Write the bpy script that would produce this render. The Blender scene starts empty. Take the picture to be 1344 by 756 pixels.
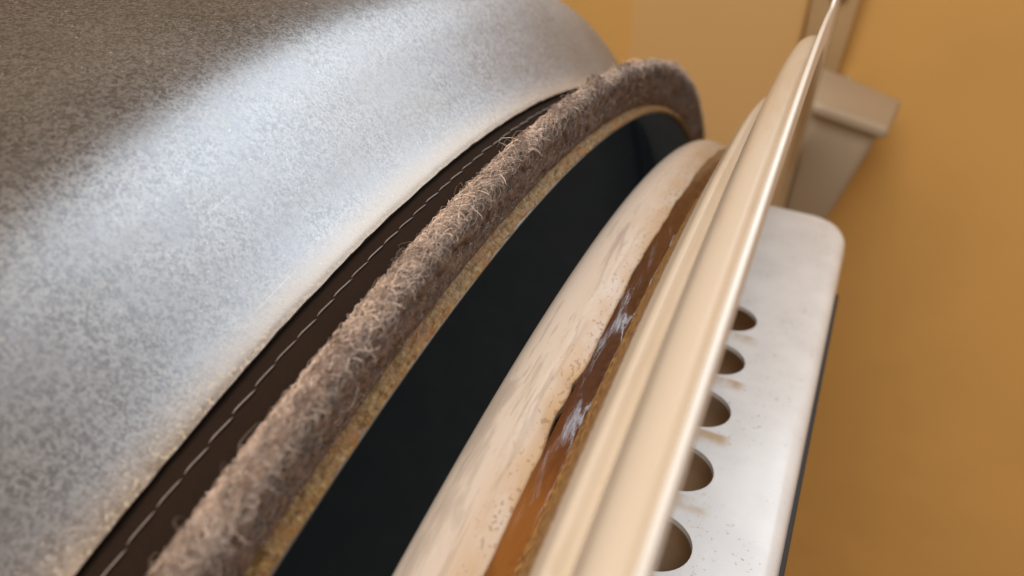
import bpy, bmesh, math, random
import numpy as np
from mathutils import Vector, Matrix

random.seed(7)
rng = np.random.default_rng(7)
S = 0.30                                   # metres per unit: the drum's front opening has a 0.30 m radius
sc = bpy.context.scene
col = sc.collection


def W(x, y, z):
    """drum frame (x up/radial, y to the side wall, z along the axis to the back) -> world metres"""
    return Vector((y * S, z * S, x * S))


# ------------------------------------------------------------------ camera
cam_d = bpy.data.cameras.new('camera')
cam = bpy.data.objects.new('camera', cam_d)
col.objects.link(cam)
sc.camera = cam
right = Vector((0.38529793, -0.92148096, -0.04917662))
down = Vector((-0.7127454, -0.2633247, -0.65011853))
fwd = Vector((0.58612243, 0.28553973, -0.75823978))
M = Matrix((right, -down, -fwd)).transposed().to_4x4()
M.translation = W(1.2649, 0, -0.1269)
cam.matrix_world = M
cam_d.sensor_width = 36
cam_d.lens = 36 * 1073.5 / 1344
cam_d.clip_start = 0.004
cam_d.clip_end = 20
cam_d.dof.use_dof = True
cam_d.dof.focus_distance = 0.120
cam_d.dof.aperture_fstop = 20

# ------------------------------------------------------------------ world and lamps
wd = bpy.data.worlds.new('World')
sc.world = wd
wd.use_nodes = True
bg = wd.node_tree.nodes['Background']
bg.inputs['Color'].default_value = (1.0, 0.60, 0.29, 1)
bg.inputs['Strength'].default_value = 0.26


def area(name, pos, target, size, sizey, power, colr):
    d = bpy.data.lights.new(name, 'AREA')
    d.shape = 'RECTANGLE'
    d.size = size
    d.size_y = sizey
    d.energy = power
    d.color = colr
    o = bpy.data.objects.new(name, d)
    col.objects.link(o)
    o.location = W(*pos)
    v = W(*target) - o.location
    o.rotation_euler = v.to_track_quat('-Z', 'Y').to_euler()
    return o


# a window beyond the side panel, and a warm lamp overhead in front of the machine
area('window_light', (3.6, 4.9, -2.5), (1.0, 0.3, 0.0), 1.6, 1.4, 24, (0.78, 0.89, 1.0))
area('ceiling_lamp', (8.2, -4.2, 0.7), (0.9, 0.4, 0.0), 1.2, 1.2, 66, (1.0, 0.89, 0.77))

sc.view_settings.view_transform = 'Standard'
sc.view_settings.look = 'None'
sc.view_settings.gamma = 1.0
sc.view_settings.exposure = 0.0
sc.cycles.use_denoising = True


# ------------------------------------------------------------------ helpers
def mesh_obj(name, verts, faces, mat, parent=None, smooth=True, uvs=None):
    me = bpy.data.meshes.new(name)
    me.from_pydata(verts, [], faces)
    if uvs is not None:
        uvl = me.uv_layers.new(name='UVMap')
        li = np.zeros(len(me.loops), dtype=np.int32)
        me.loops.foreach_get('vertex_index', li)
        uvl.data.foreach_set('uv', np.asarray(uvs, dtype=np.float32)[li].ravel())
    if smooth:
        me.polygons.foreach_set('use_smooth', [True] * len(me.polygons))
    me.materials.append(mat)
    me.update()
    o = bpy.data.objects.new(name, me)
    col.objects.link(o)
    if parent:
        o.parent = parent
    return o


def catmull(pts, n):
    """dense smooth polyline through pts; a point flagged sharp (third item 1) is kept as a corner"""
    out = []
    P = [np.array(q[:2], float) for q in pts]
    sh = [len(q) > 2 and q[2] for q in pts]
    for i in range(len(P) - 1):
        a, b = P[i], P[i + 1]
        pa = a - (b - a) if (i == 0 or sh[i]) else P[i - 1]
        pb = b + (b - a) if (i + 2 >= len(P) or sh[i + 1]) else P[i + 2]
        for k in range(n):
            t = k / n
            out.append(0.5 * ((2 * a) + (-pa + b) * t + (2 * pa - 5 * a + 4 * b - pb) * t * t
                              + (-pa + 3 * a - 3 * b + pb) * t ** 3))
    out.append(P[-1])
    return np.array(out)


def lathe(name, prof, mat, parent=None, nseg=720, t0=0.0, t1=2 * math.pi, dense=4, warp=None):
    """surface of revolution about the drum axis; uv = (arc length, profile length) in metres"""
    pr = catmull(prof, dense) if dense > 1 else np.array([q[:2] for q in prof], float)
    full = abs(t1 - t0 - 2 * math.pi) < 1e-6
    th = np.linspace(t0, t1, nseg + 1)
    m = len(pr)
    L = np.concatenate([[0], np.cumsum(np.linalg.norm(np.diff(pr, axis=0), axis=1))])
    T, R = np.meshgrid(th, pr[:, 0], indexing='ij')
    Z = np.meshgrid(th, pr[:, 1], indexing='ij')[1]
    LL = np.meshgrid(th, L, indexing='ij')[1]
    if warp is not None:
        R, Z = warp(T, R, Z, LL)
    V = np.stack([R * np.sin(T), Z, R * np.cos(T)], -1).reshape(-1, 3) * S
    uv = np.stack([T * S, LL * S], -1).reshape(-1, 2)
    i = np.arange(nseg)[:, None] * m + np.arange(m - 1)[None]
    F = np.stack([i, i + 1, i + m + 1, i + m], -1).reshape(-1, 4)
    return mesh_obj(name, V.tolist(), F.tolist(), mat, parent, True, uv)


def smooth_noise(x, seed, octaves=4, base=1.0):
    """1-D value noise used to make edges and beads uneven"""
    r = np.random.default_rng(seed)
    tab = r.uniform(-1, 1, 4096)
    out = 0
    a = 1.0
    f = base
    for _ in range(octaves):
        q = x * f + 1000
        i = np.floor(q).astype(int)
        t = q - i
        t = t * t * (3 - 2 * t)
        out = out + a * (tab[i % 4096] * (1 - t) + tab[(i + 1) % 4096] * t)
        a *= 0.5
        f *= 2.03
    return out


class Mat:
    def __init__(self, name, base=(.5, .5, .5), rough=.5, metal=0.0, spec=.5):
        self.m = bpy.data.materials.new(name)
        self.m.use_nodes = True
        self.nt = self.m.node_tree
        self.b = self.nt.nodes['Principled BSDF']
        self.set('Base Color', (*base, 1))
        self.set('Roughness', rough)
        self.set('Metallic', metal)
        self.set('Specular IOR Level', spec)

    def set(self, k, v):
        if hasattr(v, 'is_output'):
            self.nt.links.new(v, self.b.inputs[k])
        else:
            self.b.inputs[k].default_value = v

    def node(self, t, **kw):
        n = self.nt.nodes.new(t)
        for k, v in kw.items():
            setattr(n, k, v)
        return n

    def lk(self, a, b):
        if hasattr(a, 'is_output'):
            self.nt.links.new(a, b)
        else:
            b.default_value = a

    def coord(self, kind='UV', scale=(1, 1, 1), loc=(0, 0, 0)):
        c = self.node('ShaderNodeTexCoord')
        mp = self.node('ShaderNodeMapping')
        mp.inputs['Scale'].default_value = scale
        mp.inputs['Location'].default_value = loc
        self.nt.links.new(c.outputs[kind], mp.inputs['Vector'])
        return mp.outputs[0]

    def noise(self, vec, scale, detail=4, rough=.55, dist=0.0):
        n = self.node('ShaderNodeTexNoise')
        n.inputs['Scale'].default_value = scale
        n.inputs['Detail'].default_value = detail
        n.inputs['Roughness'].default_value = rough
        n.inputs['Distortion'].default_value = dist
        self.nt.links.new(vec, n.inputs['Vector'])
        return n.outputs['Fac']

    def vor(self, vec, scale, feature='F1', out='Distance'):
        n = self.node('ShaderNodeTexVoronoi', feature=feature)
        n.inputs['Scale'].default_value = scale
        self.nt.links.new(vec, n.inputs['Vector'])
        return n.outputs[out]

    def ramp(self, fac, stops, interp='LINEAR'):
        n = self.node('ShaderNodeValToRGB')
        e = n.color_ramp.elements
        n.color_ramp.interpolation = interp
        while len(e) < len(stops):
            e.new(0.5)
        for el, (p, c) in zip(e, stops):
            el.position = p
            el.color = (*c, 1) if isinstance(c, tuple) else (c, c, c, 1)
        self.lk(fac, n.inputs[0])
        return n.outputs[0]

    def rng(self, v, a, b, c=0.0, d=1.0, smooth=True):
        n = self.node('ShaderNodeMapRange')
        if smooth:
            n.interpolation_type = 'SMOOTHSTEP'
        for k, q in zip(('From Min', 'From Max', 'To Min', 'To Max'), (a, b, c, d)):
            n.inputs[k].default_value = q
        self.lk(v, n.inputs['Value'])
        return n.outputs[0]

    def math(self, op, a, b=0.0, c=0.0):
        n = self.node('ShaderNodeMath', operation=op)
        for i, q in enumerate((a, b, c)):
            self.lk(q, n.inputs[i])
        return n.outputs[0]

    def mix(self, fac, a, b, blend='MIX'):
        n = self.node('ShaderNodeMix', data_type='RGBA', blend_type=blend)
        self.lk(fac, n.inputs[0])
        self.lk((*a, 1) if isinstance(a, tuple) else a, n.inputs[6])
        self.lk((*b, 1) if isinstance(b, tuple) else b, n.inputs[7])
        return n.outputs[2]

    def sep(self, vec):
        n = self.node('ShaderNodeSeparateXYZ')
        self.nt.links.new(vec, n.inputs[0])
        return n.outputs

    def bump(self, h, strength=.3, dist=.0005, prev=None):
        n = self.node('ShaderNodeBump')
        n.inputs['Strength'].default_value = strength
        n.inputs['Distance'].default_value = dist
        self.nt.links.new(h, n.inputs['Height'])
        if prev is not None:
            self.nt.links.new(prev, n.inputs['Normal'])
        self.nt.links.new(n.outputs[0], self.b.inputs['Normal'])
        return n.outputs[0]


# ------------------------------------------------------------------ materials
def mat_galvanised():
    m = Mat('galvanised_steel', metal=1.0)
    uv = m.coord('UV')
    ax = m.sep(m.coord('Object'))[1]                      # distance behind the opening, metres
    fine = m.noise(uv, 4200, 2, .7)
    cell = m.vor(m.coord('UV', (1.0, 0.8, 1)), 4000, 'F1', 'Color')
    cell2 = m.vor(m.coord('UV', (1.0, 0.8, 1), (.3, .2, 0)), 2000, 'F1', 'Color')
    grain = m.math('ADD', m.math('MULTIPLY', m.sep(cell)[0], .42), m.math('MULTIPLY', m.sep(cell2)[1], .26))
    grain = m.math('ADD', grain, m.math('MULTIPLY', m.noise(uv, 900, 4, .7), .36))
    mid = m.noise(uv, 95, 4, .6)
    big = m.noise(uv, 18, 3, .5)
    c = m.mix(m.rng(grain, .22, .78), (.26, .26, .265), (.48, .48, .48))
    c = m.mix(m.math('MULTIPLY', m.rng(mid, .40, .66), .35), c, (.38, .39, .41))
    c = m.mix(m.math('MULTIPLY', m.rng(big, .45, .7), .25), c, (.58, .55, .50))
    # white and straw-coloured corrosion specks that thicken towards the cut edge
    edge = m.rng(ax, .0535 * S + .0050, .0535 * S + .0002)
    spk = m.noise(uv, 1500, 2, .6)
    spk2 = m.math('ADD', spk, m.math('MULTIPLY', edge, .13))
    sm = m.rng(spk2, .66, .74)
    c = m.mix(m.math('MULTIPLY', edge, .55), c, (.56, .44, .33))
    c = m.mix(m.math('MULTIPLY', sm, .5), c, (.66, .57, .44))
    pit = m.rng(m.vor(uv, 210), .025, .05, 1, 0)
    pit = m.math('MULTIPLY', pit, m.rng(m.noise(uv, 40, 2), .52, .6))
    c = m.mix(m.math('MULTIPLY', pit, .6), c, (.12, .11, .10))
    fl = m.rng(m.noise(m.coord('UV', (1, 1, 1), (2, 7, 0)), 2100, 1, .5), .70, .76)
    c = m.mix(m.math('MULTIPLY', fl, .42), c, (.90, .88, .85))
    # handling smudges and a few hairline scratches
    sg = m.noise(m.coord('UV', (1, 1.6, 1), (5, 3, 0)), 55, 5, .65, .8)
    c = m.mix(m.math('MULTIPLY', m.rng(sg, .52, .70), .22), c, (.34, .32, .30))
    sr = m.noise(m.coord('UV', (30, 1400, 1), (1, 9, 0)), 1, 2, .5, .2)
    c = m.mix(m.math('MULTIPLY', m.rng(sr, .72, .76), .35), c, (.80, .80, .80))
    m.set('Base Color', c)
    m.set('Metallic', m.math('SUBTRACT', 1.0, m.math('MULTIPLY', sm, .6)))
    m.set('Roughness', m.math('ADD', m.math('ADD', .41, m.math('MULTIPLY', m.rng(big, .3, .7), .07)), m.math('MULTIPLY', m.rng(grain, .3, .7), .07)))
    h = m.math('ADD', m.math('MULTIPLY', fine, .5), grain)
    m.bump(h, .03, .00005)
    return m.m


def mat_drum_inside():
    m = Mat('drum_inside_paint', (.020, .023, .028), .62)
    n = m.noise(m.coord('Object'), 60, 3)
    m.set('Base Color', m.mix(n, (.09, .17, .30), (.14, .225, .36)))
    return m.m


def mat_rim():
    m = Mat('rim_steel', (.55, .52, .47), .34, 1.0)
    n = m.noise(m.coord('UV', (120, 1500, 1)), 1, 3)
    m.set('Base Color', m.mix(n, (.10, .085, .07), (.26, .235, .21)))
    m.set('Roughness', m.rng(n, .2, .8, .35, .6))
    return m.m


def mat_glue_strip():
    m = Mat('dried_glue', (.5, .33, .12), .45)
    uv = m.coord('UV')
    a = m.noise(uv, 1100, 4, .65)
    b = m.noise(uv, 160, 3, .6)
    g = m.noise(uv, 500, 3, .6, .4)
    c = m.ramp(a, [(.30, (.08, .04, .014)), (.44, (.28, .155, .045)), (.58, (.40, .26, .09)), (.74, (.60, .48, .27))])
    c = m.mix(m.math('MULTIPLY', m.rng(b, .46, .62), .75), c, (.34, .15, .03))
    c = m.mix(m.math('MULTIPLY', m.rng(g, .60, .70), .7), c, (.10, .075, .05))
    m.set('Base Color', c)
    m.bump(m.math('ADD', a, g), .7, .0005)
    return m.m


def mat_backing():
    m = Mat('backing_cloth', (.04, .024, .016), .9, spec=.12)
    uv = m.coord('UV')
    w1 = m.noise(m.coord('UV', (900, 2600, 1)), 1, 2)
    w2 = m.noise(uv, 120, 3)
    c = m.mix(w2, (.014, .008, .005), (.026, .0145, .0095))
    c = m.mix(m.math('MULTIPLY', w1, .5), c, (.034, .022, .015))
    m.set('Base Color', c)
    m.bump(w1, .35, .0002)
    return m.m


def mat_felt():
    m = Mat('wool_felt', (.2, .14, .11), .95, spec=.15)
    v = m.coord('Object')
    a = m.noise(v, 700, 4, .7)
    b = m.noise(v, 120, 3, .6)
    c = m.mix(m.rng(a, .3, .7), (.12, .08, .063), (.36, .265, .215))
    c = m.mix(m.math('MULTIPLY', b, .5), c, (.13, .105, .10))
    m.set('Base Color', c)
    m.bump(a, .9, .0006)
    return m.m


def mat_fibre():
    m = Mat('wool_fibre', (.3, .2, .15), .8, spec=.25)
    at = m.node('ShaderNodeAttribute', attribute_name='tint')
    m.set('Base Color', at.outputs['Color'])
    return m.m


def mat_thread():
    m = Mat('sewing_thread', (.36, .31, .28), .7, spec=.3)
    n = m.noise(m.coord('Object', (1, 1, 1)), 2500, 2)
    m.set('Base Color', m.mix(n, (.19, .165, .15), (.36, .32, .30)))
    return m.m


def mat_lip():
    m = Mat('worn_cream_enamel', (.78, .66, .52), .34)
    uv = m.coord('UV')
    v = m.sep(uv)[1]
    # long grey rub marks running round the ring
    st = m.noise(m.coord('UV', (42, 640, 1)), 1, 5, .6, .25)
    st2 = m.noise(m.coord('UV', (160, 2200, 1), (3.1, 1.7, 0)), 1, 3, .6, .2)
    zone = m.noise(m.coord('UV', (26, 90, 1), (.7, 0, 0)), 1, 2)
    L0, L1 = LIP_V
    inner = m.math('MULTIPLY', m.rng(v, L0 + .0015, L0 + .0035), m.rng(v, L1 - .0012, L1 - .0035))
    k = m.math('MULTIPLY', m.rng(st, .545, .60), m.rng(zone, .36, .48))
    k2 = m.math('MULTIPLY', m.rng(st2, .60, .645), m.rng(zone, .36, .55))
    k = m.math('MULTIPLY', m.math('MAXIMUM', k, k2), inner)
    base = m.mix(m.noise(uv, 45, 3), (.66, .57, .49), (.72, .645, .575))
    c = m.mix(m.math('MULTIPLY', k, .42), base, (.36, .30, .255))
    smg = m.math('MULTIPLY', m.rng(m.noise(m.coord('UV', (30, 190, 1), (8, 5, 0)), 1, 5, .65, .6), .51, .62), inner)
    c = m.mix(m.math('MULTIPLY', smg, .60), c, (.42, .36, .31))
    # tan haze and brown specks gathering along the glued side
    near = m.rng(v, L1 - .0052, L1 - .0008)
    haze = m.math('MULTIPLY', near, m.rng(m.noise(m.coord('UV', (90, 260, 1)), 1, 3), .30, .62))
    c = m.mix(m.math('MULTIPLY', haze, .75), c, (.60, .42, .24))
    sp = m.noise(m.coord('UV', (1000, 1500, 1)), 1, 2, .5, .5)
    nz = m.noise(m.coord('UV', (110, 300, 1), (4, 2, 0)), 1, 2)
    nz = m.math('ADD', nz, m.math('MULTIPLY', m.rng(v, L1 - .0042, L1 - .0004), .22))
    spm = m.math('MULTIPLY', m.rng(m.math('ADD', sp, m.math('MULTIPLY', nz, .35)), .83, .88), near)
    c = m.mix(m.math('MULTIPLY', spm, .55), c, (.33, .20, .11))
    m.set('Base Color', c)
    m.set('Roughness', m.math('ADD', .33, m.math('MULTIPLY', k, .25)))
    m.bump(m.noise(uv, 260, 3), .06, .0004)
    return m.m


def mat_cream():
    m = Mat('cream_enamel', (.80, .66, .46), .30)
    uv = m.coord('UV')
    v = m.sep(uv)[1]
    c = m.mix(m.noise(uv, 30, 3), (.75, .66, .54), (.80, .73, .64))
    # brown grit where the panel rises out of the glue
    g0 = RIDGE_V
    near = m.rng(v, g0 + .0195, g0 + .0125)
    gr = m.noise(uv, 1300, 3, .65)
    gz = m.math('ADD', gr, m.math('MULTIPLY', near, .34))
    gm = m.math('MULTIPLY', m.rng(gz, .58, .70), m.rng(near, .05, .35))
    col2 = m.ramp(m.noise(uv, 900, 3), [(.34, (.08, .028, .006)), (.48, (.36, .16, .03)), (.62, (.66, .42, .13))])
    c = m.mix(m.math('MULTIPLY', near, .55), c, (.58, .38, .15))
    c = m.mix(m.math('MULTIPLY', gm, .9), c, col2)
    dirt = m.math('MULTIPLY', m.rng(m.noise(m.coord('UV', (35, 160, 1)), 1, 5, .65, .5), .50, .72), .30)
    c = m.mix(dirt, c, (.52, .38, .20))
    dot = m.rng(m.vor(uv, 150), .035, .05, 1, 0)
    dot = m.math('MULTIPLY', dot, m.rng(m.noise(uv, 60, 1), .60, .64))
    c = m.mix(m.math('MULTIPLY', dot, .85), c, (.10, .06, .03))
    m.set('Base Color', c)
    m.set('Roughness', m.math('ADD', .30, m.math('MULTIPLY', gm, .4)))
    m.bump(gm, .5, .0004)
    return m.m


def mat_adhesive():
    m = Mat('amber_adhesive', (.22, .08, .02), .18)
    uv = m.coord('UV')
    u = m.sep(uv)[0]
    a = m.noise(m.coord('UV', (60, 240, 1)), 1, 4, .6)
    rip = m.noise(m.coord('UV', (260, 4200, 1)), 1, 4, .7, .2)
    # amber where the bead is thin (low end), burnt to a dark brown further round
    t = m.math('ADD', m.math('MULTIPLY', u, 1 / S), m.math('MULTIPLY', m.math('SUBTRACT', a, .5), .10))
    c = m.ramp(m.rng(t, -.05, .55, 0, 1, False),
               [(0.0, (.36, .17, .055)), (.29, (.29, .115, .027)), (.36, (.13, .045, .016)), (.44, (.075, .032, .024)),
                (.62, (.10, .035, .013)), (1.0, (.085, .030, .012))])
    c = m.mix(m.math('MULTIPLY', m.rng(a, .48, .62), .35), c, (.05, .018, .008))
    m.set('Base Color', c)
    m.set('Roughness', m.rng(a, .3, .7, .12, .20))
    m.set('Coat Weight', 1.0)
    m.set('Coat Roughness', .08)
    m.set('Coat IOR', 1.75)
    nb = m.bump(rip, .22, .00016)
    m.set('Coat Normal', nb)
    return m.m


def mat_white_plate():
    m = Mat('white_enamel_plate', (.75, .74, .72), .24)
    v = m.coord('Object')
    big = m.noise(v, 70, 4, .6)
    sp = m.noise(v, 900, 3, .7)
    c = m.mix(m.rng(big, .35, .7), (.76, .77, .78), (.85, .86, .87))
    c = m.mix(m.math('MULTIPLY', m.rng(sp, .60, .70), m.rng(big, .62, .38)), c, (.40, .35, .29))
    uv = m.coord('UV')
    x = m.sep(uv)
    # drips of rust-brown dust below each hole: uv.x counts the holes, uv.y is metres off the hole line
    fr = m.math('FRACT', x[0])
    st = m.math('MULTIPLY', m.rng(fr, .33, .38), m.rng(fr, .60, .42))
    st = m.math('MULTIPLY', st, m.rng(m.math('ABSOLUTE', m.math('ADD', x[1], .0012)), .0066, .0040))
    st = m.math('MULTIPLY', st, m.rng(m.noise(v, 130, 4), .30, .58))
    st = m.math('MULTIPLY', st, m.rng(x[0], -.02, .02))
    c = m.mix(m.math('MULTIPLY', st, .9), c, (.52, .36, .19))
    m.set('Base Color', c)
    m.set('Coat Weight', .2)
    m.set('Coat Roughness', .10)
    m.bump(m.noise(v, 250, 3), .10, .0004)
    return m.m


def mat_simple(name, base, rough, var=.12, scale=30, metal=0.0):
    m = Mat(name, base, rough, metal)
    n = m.noise(m.coord('Object'), scale, 4)
    lo = tuple(q * (1 - var) for q in base)
    hi = tuple(min(1, q * (1 + var)) for q in base)
    m.set('Base Color', m.mix(n, lo, hi))
    m.bump(m.noise(m.coord('Object'), scale * 12, 2), .05, .0004)
    return m.m


# profile lengths the two enamel materials need
LIP = [(.9555, -.050), (.9555, -.040), (.957, -.033), (.963, -.0285), (.972, -.0277), (.979, -.0315), (.983, -.038),
       (.984, -.047), (.982, -.055), (.9800, -.0605, 1), (.977, -.0610)]
FLANGE = [(.9560, -.052, 1), (.958, -.058), (.962, -.063), (.967, -.0662, 1), (.983, -.0728), (1.002, -.0785), (1.019, -.0828),
          (1.0290, -.0864), (1.0322, -.0900), (1.0295, -.0942), (1.0290, -.0970), (1.038, -.0988), (1.056, -.0998),
          (1.0690, -.1016), (1.0770, -.1046), (1.0808, -.1090), (1.0815, -.1135), (1.0798, -.1162, 1), (1.086, -.1172),
          (1.100, -.1177, 1), (1.0990, -.1185, 1), (1.0990, -.1195, 1), (1.074, -.1200), (1.072, -.1110), (1.022, -.1040), (1.020, -.0905),
          (.962, -.0840), (.9535, -.0720), (.9535, -.0520)]


def plen(pts, i):
    return sum(math.dist(pts[k][:2], pts[k + 1][:2]) for k in range(i)) * S


LIP_V = (plen(LIP, 4), plen(LIP, 9))
RIDGE_V = plen(FLANGE, 3)

galv = mat_galvanised()
inside = mat_drum_inside()
rim_m = mat_rim()
glue_m = mat_glue_strip()
back_m = mat_backing()
felt_m = mat_felt()
fibre_m = mat_fibre()
thread_m = mat_thread()
lip_m = mat_lip()
cream_m = mat_cream()
adh_m = mat_adhesive()
plate_m = mat_white_plate()
wall_m = mat_simple('ochre_wall_paint', (.70, .43, .145), .55, .12, 9)
edge_m = mat_simple('edge_highlight_enamel', (.90, .88, .84), .18, .06, 300)  # whiter than the cream: the sheet edge's bright highlight put into its colour
tab_m = mat_simple('primed_steel', (.44, .38, .31), .5, .10, 25)
strap_m = mat_simple('tan_steel', (.50, .36, .20), .5, .10, 25)
panel_m = mat_simple('tan_panel_paint', (.70, .46, .20), .6, .06, 6)
duct_m = mat_simple('dusty_duct', (.55, .38, .24), .8, .3, 60)
dark_m = mat_simple('dark_gap_strip', (.022, .019, .017), .7, .2, 40)

# ------------------------------------------------------------------ the setting: side wall
WY = 1.32
me = bpy.data.meshes.new('wall')
bm = bmesh.new()
prof = []
v0 = [W(-2.6, WY, -3.0), W(1.06, WY, -3.0), W(1.06, WY, 2.4), W(-2.6, WY, 2.4)]
bv = [bm.verts.new(q) for q in v0] + [bm.verts.new(q + Vector((.02, 0, 0))) for q in v0]
bm.faces.new(bv[3::-1])
bm.faces.new(bv[4:])
for i in range(4):
    j = (i + 1) % 4
    bm.faces.new((bv[i], bv[j], bv[j + 4], bv[i + 4]))
bm.normal_update()
bm.to_mesh(me)
bm.free()
me.materials.append(wall_m)
wall = bpy.data.objects.new('wall', me)
col.objects.link(wall)
wall['kind'] = 'structure'


# a slightly proud tan panel on the wall, with a lapped seam
def slab(name, x0, x1, z0, z1, y0, mat, parent):
    bm = bmesh.new()
    q = [W(x, y, z) for y in (y0, WY - .0005) for x, z in ((x0, z0), (x1, z0), (x1, z1), (x0, z1))]
    v = [bm.verts.new(c) for c in q]
    for f in ((0, 1, 2, 3), (7, 6, 5, 4), (0, 4, 5, 1), (1, 5, 6, 2), (2, 6, 7, 3), (3, 7, 4, 0)):
        bm.faces.new([v[i] for i in f])
    bmesh.ops.recalc_face_normals(bm, faces=bm.faces)
    bmesh.ops.bevel(bm, geom=list(bm.edges), offset=.0012, segments=2, affect='EDGES')
    me = bpy.data.meshes.new(name)
    bm.to_mesh(me)
    bm.free()
    me.materials.append(mat)
    o = bpy.data.objects.new(name, me)
    col.objects.link(o)
    o.parent = parent


slab('panel', -1.4, 1.04, -.070, .225, WY - .022, panel_m, wall)


def thing(name, label, cat, loc):
    o = bpy.data.objects.new(name, None)
    col.objects.link(o)
    o.empty_display_size = .05
    o['label'] = label
    o['category'] = cat
    return o


# ------------------------------------------------------------------ drum
drum = thing('dryer_drum', 'large galvanised steel tumble dryer drum edged with a fuzzy brown felt seal', 'drum', None)


def drum_warp(T, R, Z, L):
    e = np.clip(1 - L / .012, 0, 1)
    n = smooth_noise(T, 3, 3, 170) * .00022 + smooth_noise(T, 5, 2, 900) * .00022
    return R + e * n * .4, Z + e * n


lathe('drum_shell', [(1.0128, .0538, 1), (1.0148, .0582), (1.0205, .0655), (1.0300, .0745), (1.0480, .0890), (1.0680, .1060),
                     (1.0820, .1260), (1.0880, .1550), (1.0900, .2000), (1.0910, .30), (1.092, .6), (1.092, 1.2), (1.092, 2.1)],
      galv, drum, 900, dense=5, warp=drum_warp)
lathe('shell_edge', [(1.0128, .0539, 1), (1.0113, .0543, 1), (1.0120, .064)], galv, drum, 900, dense=1)
lathe('rim_flange', [(1.0020, .060), (1.0018, .003, 1), (1.0006, .0002), (.9996, .0002), (.9988, .002, 1), (.9988, .050)],
      rim_m, drum, 720, dense=2)
lathe('drum_interior', [(.9981, .0055), (.998, .052), (1.010, .068), (1.05, .11), (1.072, .2), (1.075, 1.0), (1.075, 2.05, 1), (.5, 2.06), (.001, 2.06)],
      inside, drum, 360, dense=3)


def glue_warp(T, R, Z, L):
    return R + np.abs(smooth_noise(T * 1.0 + Z * 90, 11, 4, 90)) * .0012, Z + smooth_noise(T, 12, 3, 60) * .0004


lathe('glue_strip', [(1.0009, .0003), (1.0026, .0018), (1.0040, .0050), (1.0060, .0090), (1.0070, .0130)], glue_m, drum, 2400, t0=-.5, t1=1.6,
      dense=3, warp=glue_warp)

# felt seal: a folded roll of felt sewn to a brown backing cloth
FELT = [(1.0050, .0315), (1.0125, .0287), (1.0222, .0232), (1.0318, .0162), (1.0385, .0094), (1.0410, .0040), (1.0398, .0008),
        (1.0305, .0014), (1.0170, .0032), (1.0090, .0050), (1.0050, .0066)]


def felt_warp(T, R, Z, L):
    n = smooth_noise(T * 1.0 + L * 2, 21, 4, 30)
    n2 = smooth_noise(T * 1.0 - L * 7, 22, 3, 140)
    w = np.clip((R - 1.005) / .018, 0, 1)
    n3 = smooth_noise(T * 1.0 + L * 23, 23, 2, 330)
    return R + w * (n * .0028 + n2 * .0022 + n3 * .0011), Z + w * (n2 * .0009 + n3 * .0005)


felt = lathe('felt_seal', FELT, felt_m, drum, 2400, t0=-.7, t1=math.pi * 2 - .7, dense=4, warp=felt_warp)
lathe('backing_cloth', [(1.0060, .0220), (1.0080, .0340), (1.0092, .0460), (1.0090, .0580), (1.0085, .0660)], back_m, felt, 900, dense=3,
      warp=lambda T, R, Z, L: (R + smooth_noise(T, 31, 3, 40) * .0004, Z))

# stitches, one object each, sharing one mesh
pitch = .0142


def stitch_mesh():
    half = pitch * .5 * .96 * S
    n = 7
    vs, fs = [], []
    for k in range(n):
        t = k / (n - 1) * 2 - 1
        rad = .000078 * (1 - abs(t) ** 4) ** .5 + .00003
        c = Vector((t * half, -.00005 * math.sin(t * 2.2), .00011 * (1 - t ** 4) + .00002))
        for q in range(5):
            a = q / 5 * 2 * math.pi
            vs.append(c + Vector((0, math.cos(a) * rad, math.sin(a) * rad)))
    for k in range(n - 1):
        for q in range(5):
            r = (q + 1) % 5
            fs.append((k * 5 + q, k * 5 + r, (k + 1) * 5 + r, (k + 1) * 5 + q))
    me = bpy.data.meshes.new('stitch')
    me.from_pydata(vs, [], fs)
    me.polygons.foreach_set('use_smooth', [True] * len(fs))
    me.materials.append(thread_m)
    return me


sm = stitch_mesh()
th = -.20
while th < .85:
    o = bpy.data.objects.new('stitch', sm)
    col.objects.link(o)
    o.parent = felt
    er = Vector((math.sin(th), 0, math.cos(th)))
    et = Vector((math.cos(th), 0, -math.sin(th)))
    ey = Vector((0, 1, 0))
    R3 = Matrix((et, ey, er)).transposed()
    R3 = R3 @ Matrix.Rotation(random.uniform(-.03, .03) - .035, 3, 'Z')
    mt = R3.to_4x4()
    mt.translation = er * (1.0100 * S) + ey * (.0460 * S + random.uniform(-.00012, .00012))
    o.matrix_world = mt @ Matrix.Diagonal((random.uniform(.93, 1.03), random.uniform(.85, 1.15), 1, 1))
    th += pitch

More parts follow.
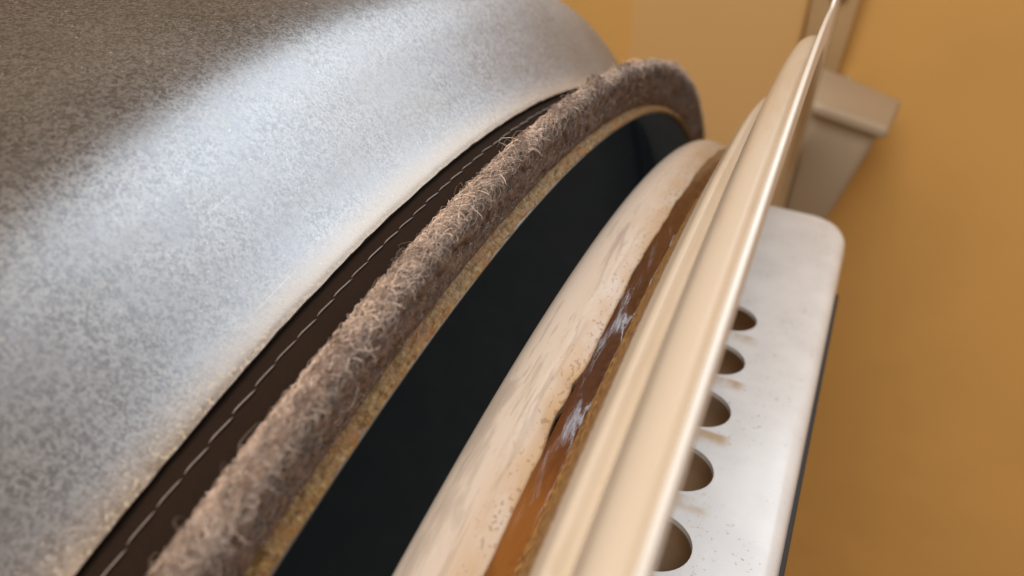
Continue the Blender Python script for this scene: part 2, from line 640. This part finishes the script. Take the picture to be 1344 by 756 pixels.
# wool fibres over the roll
def fibres(N, t0, t1, bias, seed, lmin, lmax, rad, lift, nm):
    r = np.random.default_rng(seed)
    pr = catmull(FELT, 8)
    seg = np.linalg.norm(np.diff(pr, axis=0), axis=1)
    Lp = np.concatenate([[0], np.cumsum(seg)])
    tan = np.gradient(pr, axis=0)
    tan /= np.linalg.norm(tan, axis=1)[:, None]
    th = t0 + (t1 - t0) * r.random(N) ** bias
    l = Lp[-1] * r.uniform(.08, .93, N)
    R = np.interp(l, Lp, pr[:, 0])
    Z = np.interp(l, Lp, pr[:, 1])
    tr = np.interp(l, Lp, tan[:, 0])
    tz = np.interp(l, Lp, tan[:, 1])
    q = np.hypot(tr, tz)
    tr, tz = tr / q, tz / q
    nr, nz = -tz, tr                                    # outward normal in the (r, z) plane
    er = np.stack([np.sin(th), 0 * th, np.cos(th)], 1)
    et = np.stack([np.cos(th), 0 * th, -np.sin(th)], 1)
    ez = np.array([0, 1.0, 0])[None]
    P0 = (R[:, None] * er + Z[:, None] * ez) * S
    n = nr[:, None] * er + nz[:, None] * ez
    sd = tr[:, None] * er + tz[:, None] * ez
    ln = r.uniform(lmin, lmax, N)
    ang = r.uniform(0, 2 * np.pi, N)
    # direction mostly along the surface, gently lifted, with a curl
    k = 6
    ts = np.linspace(0, 1, k)
    curl = r.normal(0, 2.8, N)
    lf = np.abs(r.normal(lift, lift * .5, N))
    front = np.clip((l / Lp[-1] - .58) / .10, 0, 1)       # the front face is matted flat
    lf = lf * (1 - .45 * front)
    ln = ln * (1 - .35 * front)
    if nm == 'stray_hairs':
        ln = ln * np.clip(l / Lp[-1] * 3, .3, 1)
    P = np.zeros((N, k, 3))
    cur = P0 - n * (.00025)
    P[:, 0] = cur
    for i in range(1, k):
        a = ang + curl * ts[i]
        up = lf * (1 - 1.6 * ts[i]) + r.normal(0, .18, N)
        d = np.cos(a)[:, None] * et + np.sin(a)[:, None] * sd + up[:, None] * n
        d /= np.linalg.norm(d, axis=1)[:, None]
        cur = cur + d * (ln / (k - 1))[:, None]
        P[:, i] = cur
    # tubes of three sides
    D = np.gradient(P, axis=1)
    D /= np.linalg.norm(D, axis=2)[..., None] + 1e-12
    a1 = np.cross(D, r.normal(0, 1, (N, 1, 3)))
    a1 /= np.linalg.norm(a1, axis=2)[..., None] + 1e-12
    a2 = np.cross(D, a1)
    rd = (rad * r.uniform(.7, 1.3, N))[:, None] * np.array([1, 1, 1, .95, .8, .35])[None]
    V = np.zeros((N, k, 3, 3))
    for s in range(3):
        w = s * 2 * np.pi / 3
        V[:, :, s] = P + rd[..., None] * (np.cos(w) * a1 + np.sin(w) * a2)
    base = (np.arange(N) * k * 3)[:, None, None]
    i = np.arange(k - 1)[None, :, None]
    s = np.arange(3)[None, None]
    s2 = (s + 1) % 3
    F = np.stack(np.broadcast_arrays(base + i * 3 + s, base + i * 3 + s2, base + (i + 1) * 3 + s2, base + (i + 1) * 3 + s), -1).reshape(-1, 4)
    me = bpy.data.meshes.new(nm)
    me.vertices.add(N * k * 3)
    me.vertices.foreach_set('co', V.reshape(-1).astype(np.float32))
    nf = len(F)
    me.loops.add(nf * 4)
    me.loops.foreach_set('vertex_index', F.reshape(-1).astype(np.int32))
    me.polygons.add(nf)
    me.polygons.foreach_set('loop_start', np.arange(0, nf * 4, 4, dtype=np.int32))
    me.polygons.foreach_set('use_smooth', [True] * nf)
    ca = me.color_attributes.new('tint', 'FLOAT_COLOR', 'POINT')
    # wool colours: warm brown on the crown of the roll, greyer on its front face, a few straw and dark hairs
    g = np.clip((l / Lp[-1] - .50) / .12, 0, 1)[:, None]
    c = np.array([[.78, .63, .545]]) * (1 - g) + np.array([[.38, .35, .34]]) * g
    c = c * r.uniform(.35, 1.55, (N, 1))
    # tufts: fibres gather in clumps of their own tone
    tuft = smooth_noise(th * 1.0 + l * 31, 78, 2, 210)[:, None]
    c = c * (1 + .34 * tuft)
    straw = r.random(N) < .10
    c[straw] = np.array([.62, .47, .34]) * r.uniform(.7, 1.1, (straw.sum(), 1))
    dk = r.random(N) < .22
    c[dk] *= .45
    patch = smooth_noise(th, 77, 2, 26)[:, None]
    c = c * (1 + .16 * patch)
    cc = np.ones((N, k, 3, 4), np.float32)
    cc[..., :3] = c[:, None, None]
    ca.data.foreach_set('color', cc.reshape(-1))
    me.materials.append(fibre_m)
    me.update()
    me.validate()
    o = bpy.data.objects.new(nm, me)
    col.objects.link(o)
    o.parent = felt
    o['kind'] = 'stuff'
    return o


fibres(70000, -.12, 1.0, 1.4, 1, .0011, .0034, .000032, 1.15, 'felt_fibres')
fibres(350, -.12, .8, 1.3, 2, .004, .0080, .000024, 1.3, 'stray_hairs')

# ------------------------------------------------------------------ front bulkhead
bulk = thing('front_bulkhead', 'stepped cream enamelled metal front panel ring beside the dark drum opening', 'metal panel', None)


def lip_warp(T, R, Z, L):
    e = np.clip((L - plen(LIP, 7) / S) / (plen(LIP, 2) / S), 0, 1)
    n = smooth_noise(T, 61, 4, 38)
    chip = np.exp(-((T - .175) / .012) ** 2) + .7 * np.exp(-((T - .20) / .006) ** 2)
    return R - e * chip * .0012, Z + e * (n * .0007 + chip * .0022)


lathe('support_lip', LIP, lip_m, bulk, 2400, t0=-.7, t1=math.pi * 2 - .7, dense=5, warp=lip_warp)


def ear(T, R, Z, L):
    a = (T + math.pi) % (2 * math.pi) - math.pi
    k = np.clip((a - .485) / .11, 0, 1)
    k = k * k * (3 - 2 * k) * np.clip((1.6 - a) / .3, 0, 1)
    w = np.clip((R - 1.0862) / .0135, 0, 1)
    wav = np.where((R > 1.0) & (Z > -.1160), smooth_noise(a, 71, 2, 9) * .0005, 0)
    return R + w * k * .075 + wav, Z


lathe('panel_flange', FLANGE, cream_m, bulk, 900, dense=5, warp=ear)
lathe('panel_edge', [(1.0985, -.1174, 1), (1.1006, -.1176), (1.1012, -.1187), (1.1006, -.1198), (1.0985, -.1201, 1)], edge_m, bulk, 900,
      dense=3, warp=ear)


def bead_warp(T, R, Z, L):
    mid = np.sin(np.clip(L / .026, 0, 1) * np.pi)
    n = smooth_noise(T, 41, 3, 22)
    n2 = smooth_noise(T + L * 4, 42, 3, 120)
    edge = np.clip(1 - np.abs(L - .004) / .004, 0, 1)
    x = np.clip((L - .006) / .005, -1, 1)
    tl = .35 * smooth_noise(T, 47, 3, 30) - 1.05
    for c_, w_, k_ in ((.178, .017, 2.2), (.253, .012, 2.0), (.36, .012, .9), (.09, .012, .6)):
        tl = tl + k_ * np.exp(-((T - c_) / w_) ** 2)
    return R + mid * (n * .0006 + n2 * .0004 + tl * x * .0011), Z + mid * n2 * .0006 + edge * smooth_noise(T, 43, 3, 45) * .0005


lathe('adhesive_bead', [(.9792, -.0606), (.9780, -.0625), (.9762, -.0665), (.9748, -.0700), (.9765, -.0724), (.9820, -.0742), (.9900, -.0762)],
      adh_m, bulk, 2400, t0=-.6, t1=1.5, dense=4, warp=bead_warp)

# ------------------------------------------------------------------ perforated plate in the door opening
grille = thing('perforated_plate', 'white enamelled perforated plate with a row of round holes beside ochre wall', 'perforated plate', None)
P0 = np.array([.7549, .4268])
PU = np.array([.35566, -.93461])
PN = np.array([.93461, .35566])
PL = .063909


def pp(s, z, h=0.0):
    """plate frame: s in hole pitches towards the near end, z along the axis, h above the plate"""
    q = P0 + PU * (s * PL) + PN * h
    return W(q[0], q[1], z)


def build_plate():
    vs, fs, uv = [], [], []

    def add(s, z, h=0.0):
        vs.append(pp(s, z, h))
        uv.append((s, (z + .108) * S))
        return len(vs) - 1
    zc, rad, nseg = -.1065, .0215, 40
    zl, zr = zc + .026, zc - .026
    s_far, s_near = -3.88, 7.5
    for c in range(0, 8):
        s0, s1 = c - .5, c + .5
        ins, outs = [], []
        for k in range(nseg):
            a = 2 * math.pi * k / nseg + math.pi / 4
            ca, sa = math.cos(a), math.sin(a)
            ins.append((c + ca * rad / PL, zc + sa * rad))
            q = max(abs(ca), abs(sa))
            outs.append((c + .5 * ca / q, zc + .026 * sa / q))
        ia = [add(*q) for q in ins]
        ib = [add(q[0], q[1], -.0035) for q in ins]
        oa = [add(*q) for q in outs]
        for k in range(nseg):
            j = (k + 1) % nseg
            fs.append((ia[k], ia[j], oa[j], oa[k]))
            fs.append((ia[j], ia[k], ib[k], ib[j]))
    # far blank end with a rounded outer corner, and the folded outer side
    def zedge(s):
        return -.1745 + .0021 * (s + 2.74)

    def strip(sa, sb, n, zi):
        rows = []
        for k in range(n + 1):
            s = sa + (sb - sa) * k / n
            # round the outer corner of the far end
            d = s - s_far
            rc = .62
            pull = 0.0
            if d < rc:
                pull = .022 * (1 - math.sqrt(max(0, 1 - (1 - d / rc) ** 2)))
            ze = zedge(s) + pull
            row = [add(s, zi)]
            for t in (.25, .5, .75, .9):
                row.append(add(s, zi + (ze - zi) * t, 0))
            rb = .0120
            for q in range(1, 7):
                a = q / 6 * math.radians(80)
                row.append(add(s, ze - math.sin(a) * rb, -(1 - math.cos(a)) * rb))
            row.append(add(s, ze - math.sin(math.radians(80)) * rb - .0012, -.0155))
            rows.append(row)
        for a, b in zip(rows, rows[1:]):
            for k in range(len(a) - 1):
                fs.append((a[k], a[k + 1], b[k + 1], b[k]))
        return rows
    strip(-.5, s_near, 60, zr)
    strip(s_far, -.5, 40, zr)
    # blank part over the hole line
    n = 12
    a = [[add(s_far + (-.5 - s_far) * k / n, z) for k in range(n + 1)] for z in (zl, zr)]
    for k in range(n):
        fs.append((a[0][k], a[0][k + 1], a[1][k + 1], a[1][k]))
    # small turned-down end
    o = mesh_obj('plate_body', vs, fs, plate_m, grille, True, uv)
    bm = bmesh.new()
    bm.from_mesh(o.data)
    bmesh.ops.remove_doubles(bm, verts=bm.verts, dist=1e-6)
    bmesh.ops.recalc_face_normals(bm, faces=bm.faces)
    for e in bm.edges:
        if len(e.link_faces) == 2 and e.calc_face_angle(0) > .6:
            e.smooth = False
    bm.to_mesh(o.data)
    bm.free()
    return o


build_plate()


def box_obj(name, corners, mat, parent, bev=.0, seg=3):
    me = bpy.data.meshes.new(name)
    bm = bmesh.new()
    v = [bm.verts.new(c) for c in corners]
    n = len(v) // 2
    bm.faces.new(v[:n][::-1])
    bm.faces.new(v[n:])
    for i in range(n):
        j = (i + 1) % n
        bm.faces.new((v[i], v[j], v[j + n], v[i + n]))
    bmesh.ops.recalc_face_normals(bm, faces=bm.faces)
    if bev:
        bmesh.ops.bevel(bm, geom=list(bm.edges), offset=bev, segments=seg, affect='EDGES', profile=.5)
    bm.to_mesh(me)
    bm.free()
    me.polygons.foreach_set('use_smooth', [True] * len(me.polygons))
    me.materials.append(mat)
    o = bpy.data.objects.new(name, me)
    col.objects.link(o)
    if parent:
        o.parent = parent
    return o


def ze2(s):
    return -.1745 + .0021 * (s + 2.74)


# dark strip standing in for the shadowed gap below the folded edge
g0, g1, ga, gb = -1.9, 7.5, .008, .0162
box_obj('duct_wall', [pp(s_, z_, h_) for h_ in (-.050, -.055) for s_, z_ in ((-3.6, -.080), (7.5, -.080), (7.5, -.150), (-3.6, -.160))], duct_m, grille, .0004, 2)
box_obj('gap_shade_strip', [pp(s_, ze2(s_) - g_, h_) for h_ in (-.017, -.032) for s_, g_ in ((g0, ga), (g1, ga), (g1, gb), (g0, gb))],
        dark_m, grille, .0004, 2)

# ------------------------------------------------------------------ bracket on the wall
br = thing('wall_bracket', 'dull grey brown steel bracket with an angled tab fixed to ochre wall', 'bracket', None)
FA = [(.494, -.118), (.474, -.234), (.452, -.234), (.472, -.118)]
FB = [(.464, -.118), (.428, -.2515), (.408, -.2515), (.444, -.118)]
box_obj('top_flange', [W(x, 1.09, z) for x, z in FA] + [W(x, 1.235, z) for x, z in FB], tab_m, br, .0022)
FC = [(.474, -.120), (.456, -.221), (.430, -.222), (.252, -.192), (.225, -.120)]
FD = [(.446, -.120), (.412, -.236), (.395, -.238), (.205, -.200), (.180, -.120)]
box_obj('tab', [W(x - .002, 1.108, z) for x, z in FC] + [W(x - .002, 1.222, z) for x, z in FD], tab_m, br, .003)
box_obj('strap', [W(.95, 1.275, -.055), W(.95, 1.275, -.150), W(.30, 1.275, -.142), W(.30, 1.275, -.085),
                  W(.95, 1.287, -.055), W(.95, 1.287, -.150), W(.30, 1.287, -.142), W(.30, 1.287, -.085)], strap_m, br, .0012)
for sx in (.58, .36):
    bolt = [W(sx + .016 * math.cos(k * math.pi / 3), y_, -.112 + .016 * math.sin(k * math.pi / 3)) for y_ in (1.262, 1.276) for k in range(6)]
    box_obj('bolt_head', bolt, tab_m, br, .0006, 2)
box_obj('mounting_foot', [W(.40, 1.20, -.10), W(.40, 1.20, -.17), W(.25, 1.20, -.17), W(.25, 1.20, -.10),
                          W(.40, WY, -.10), W(.40, WY, -.17), W(.25, WY, -.17), W(.25, WY, -.10)], tab_m, br, .001)
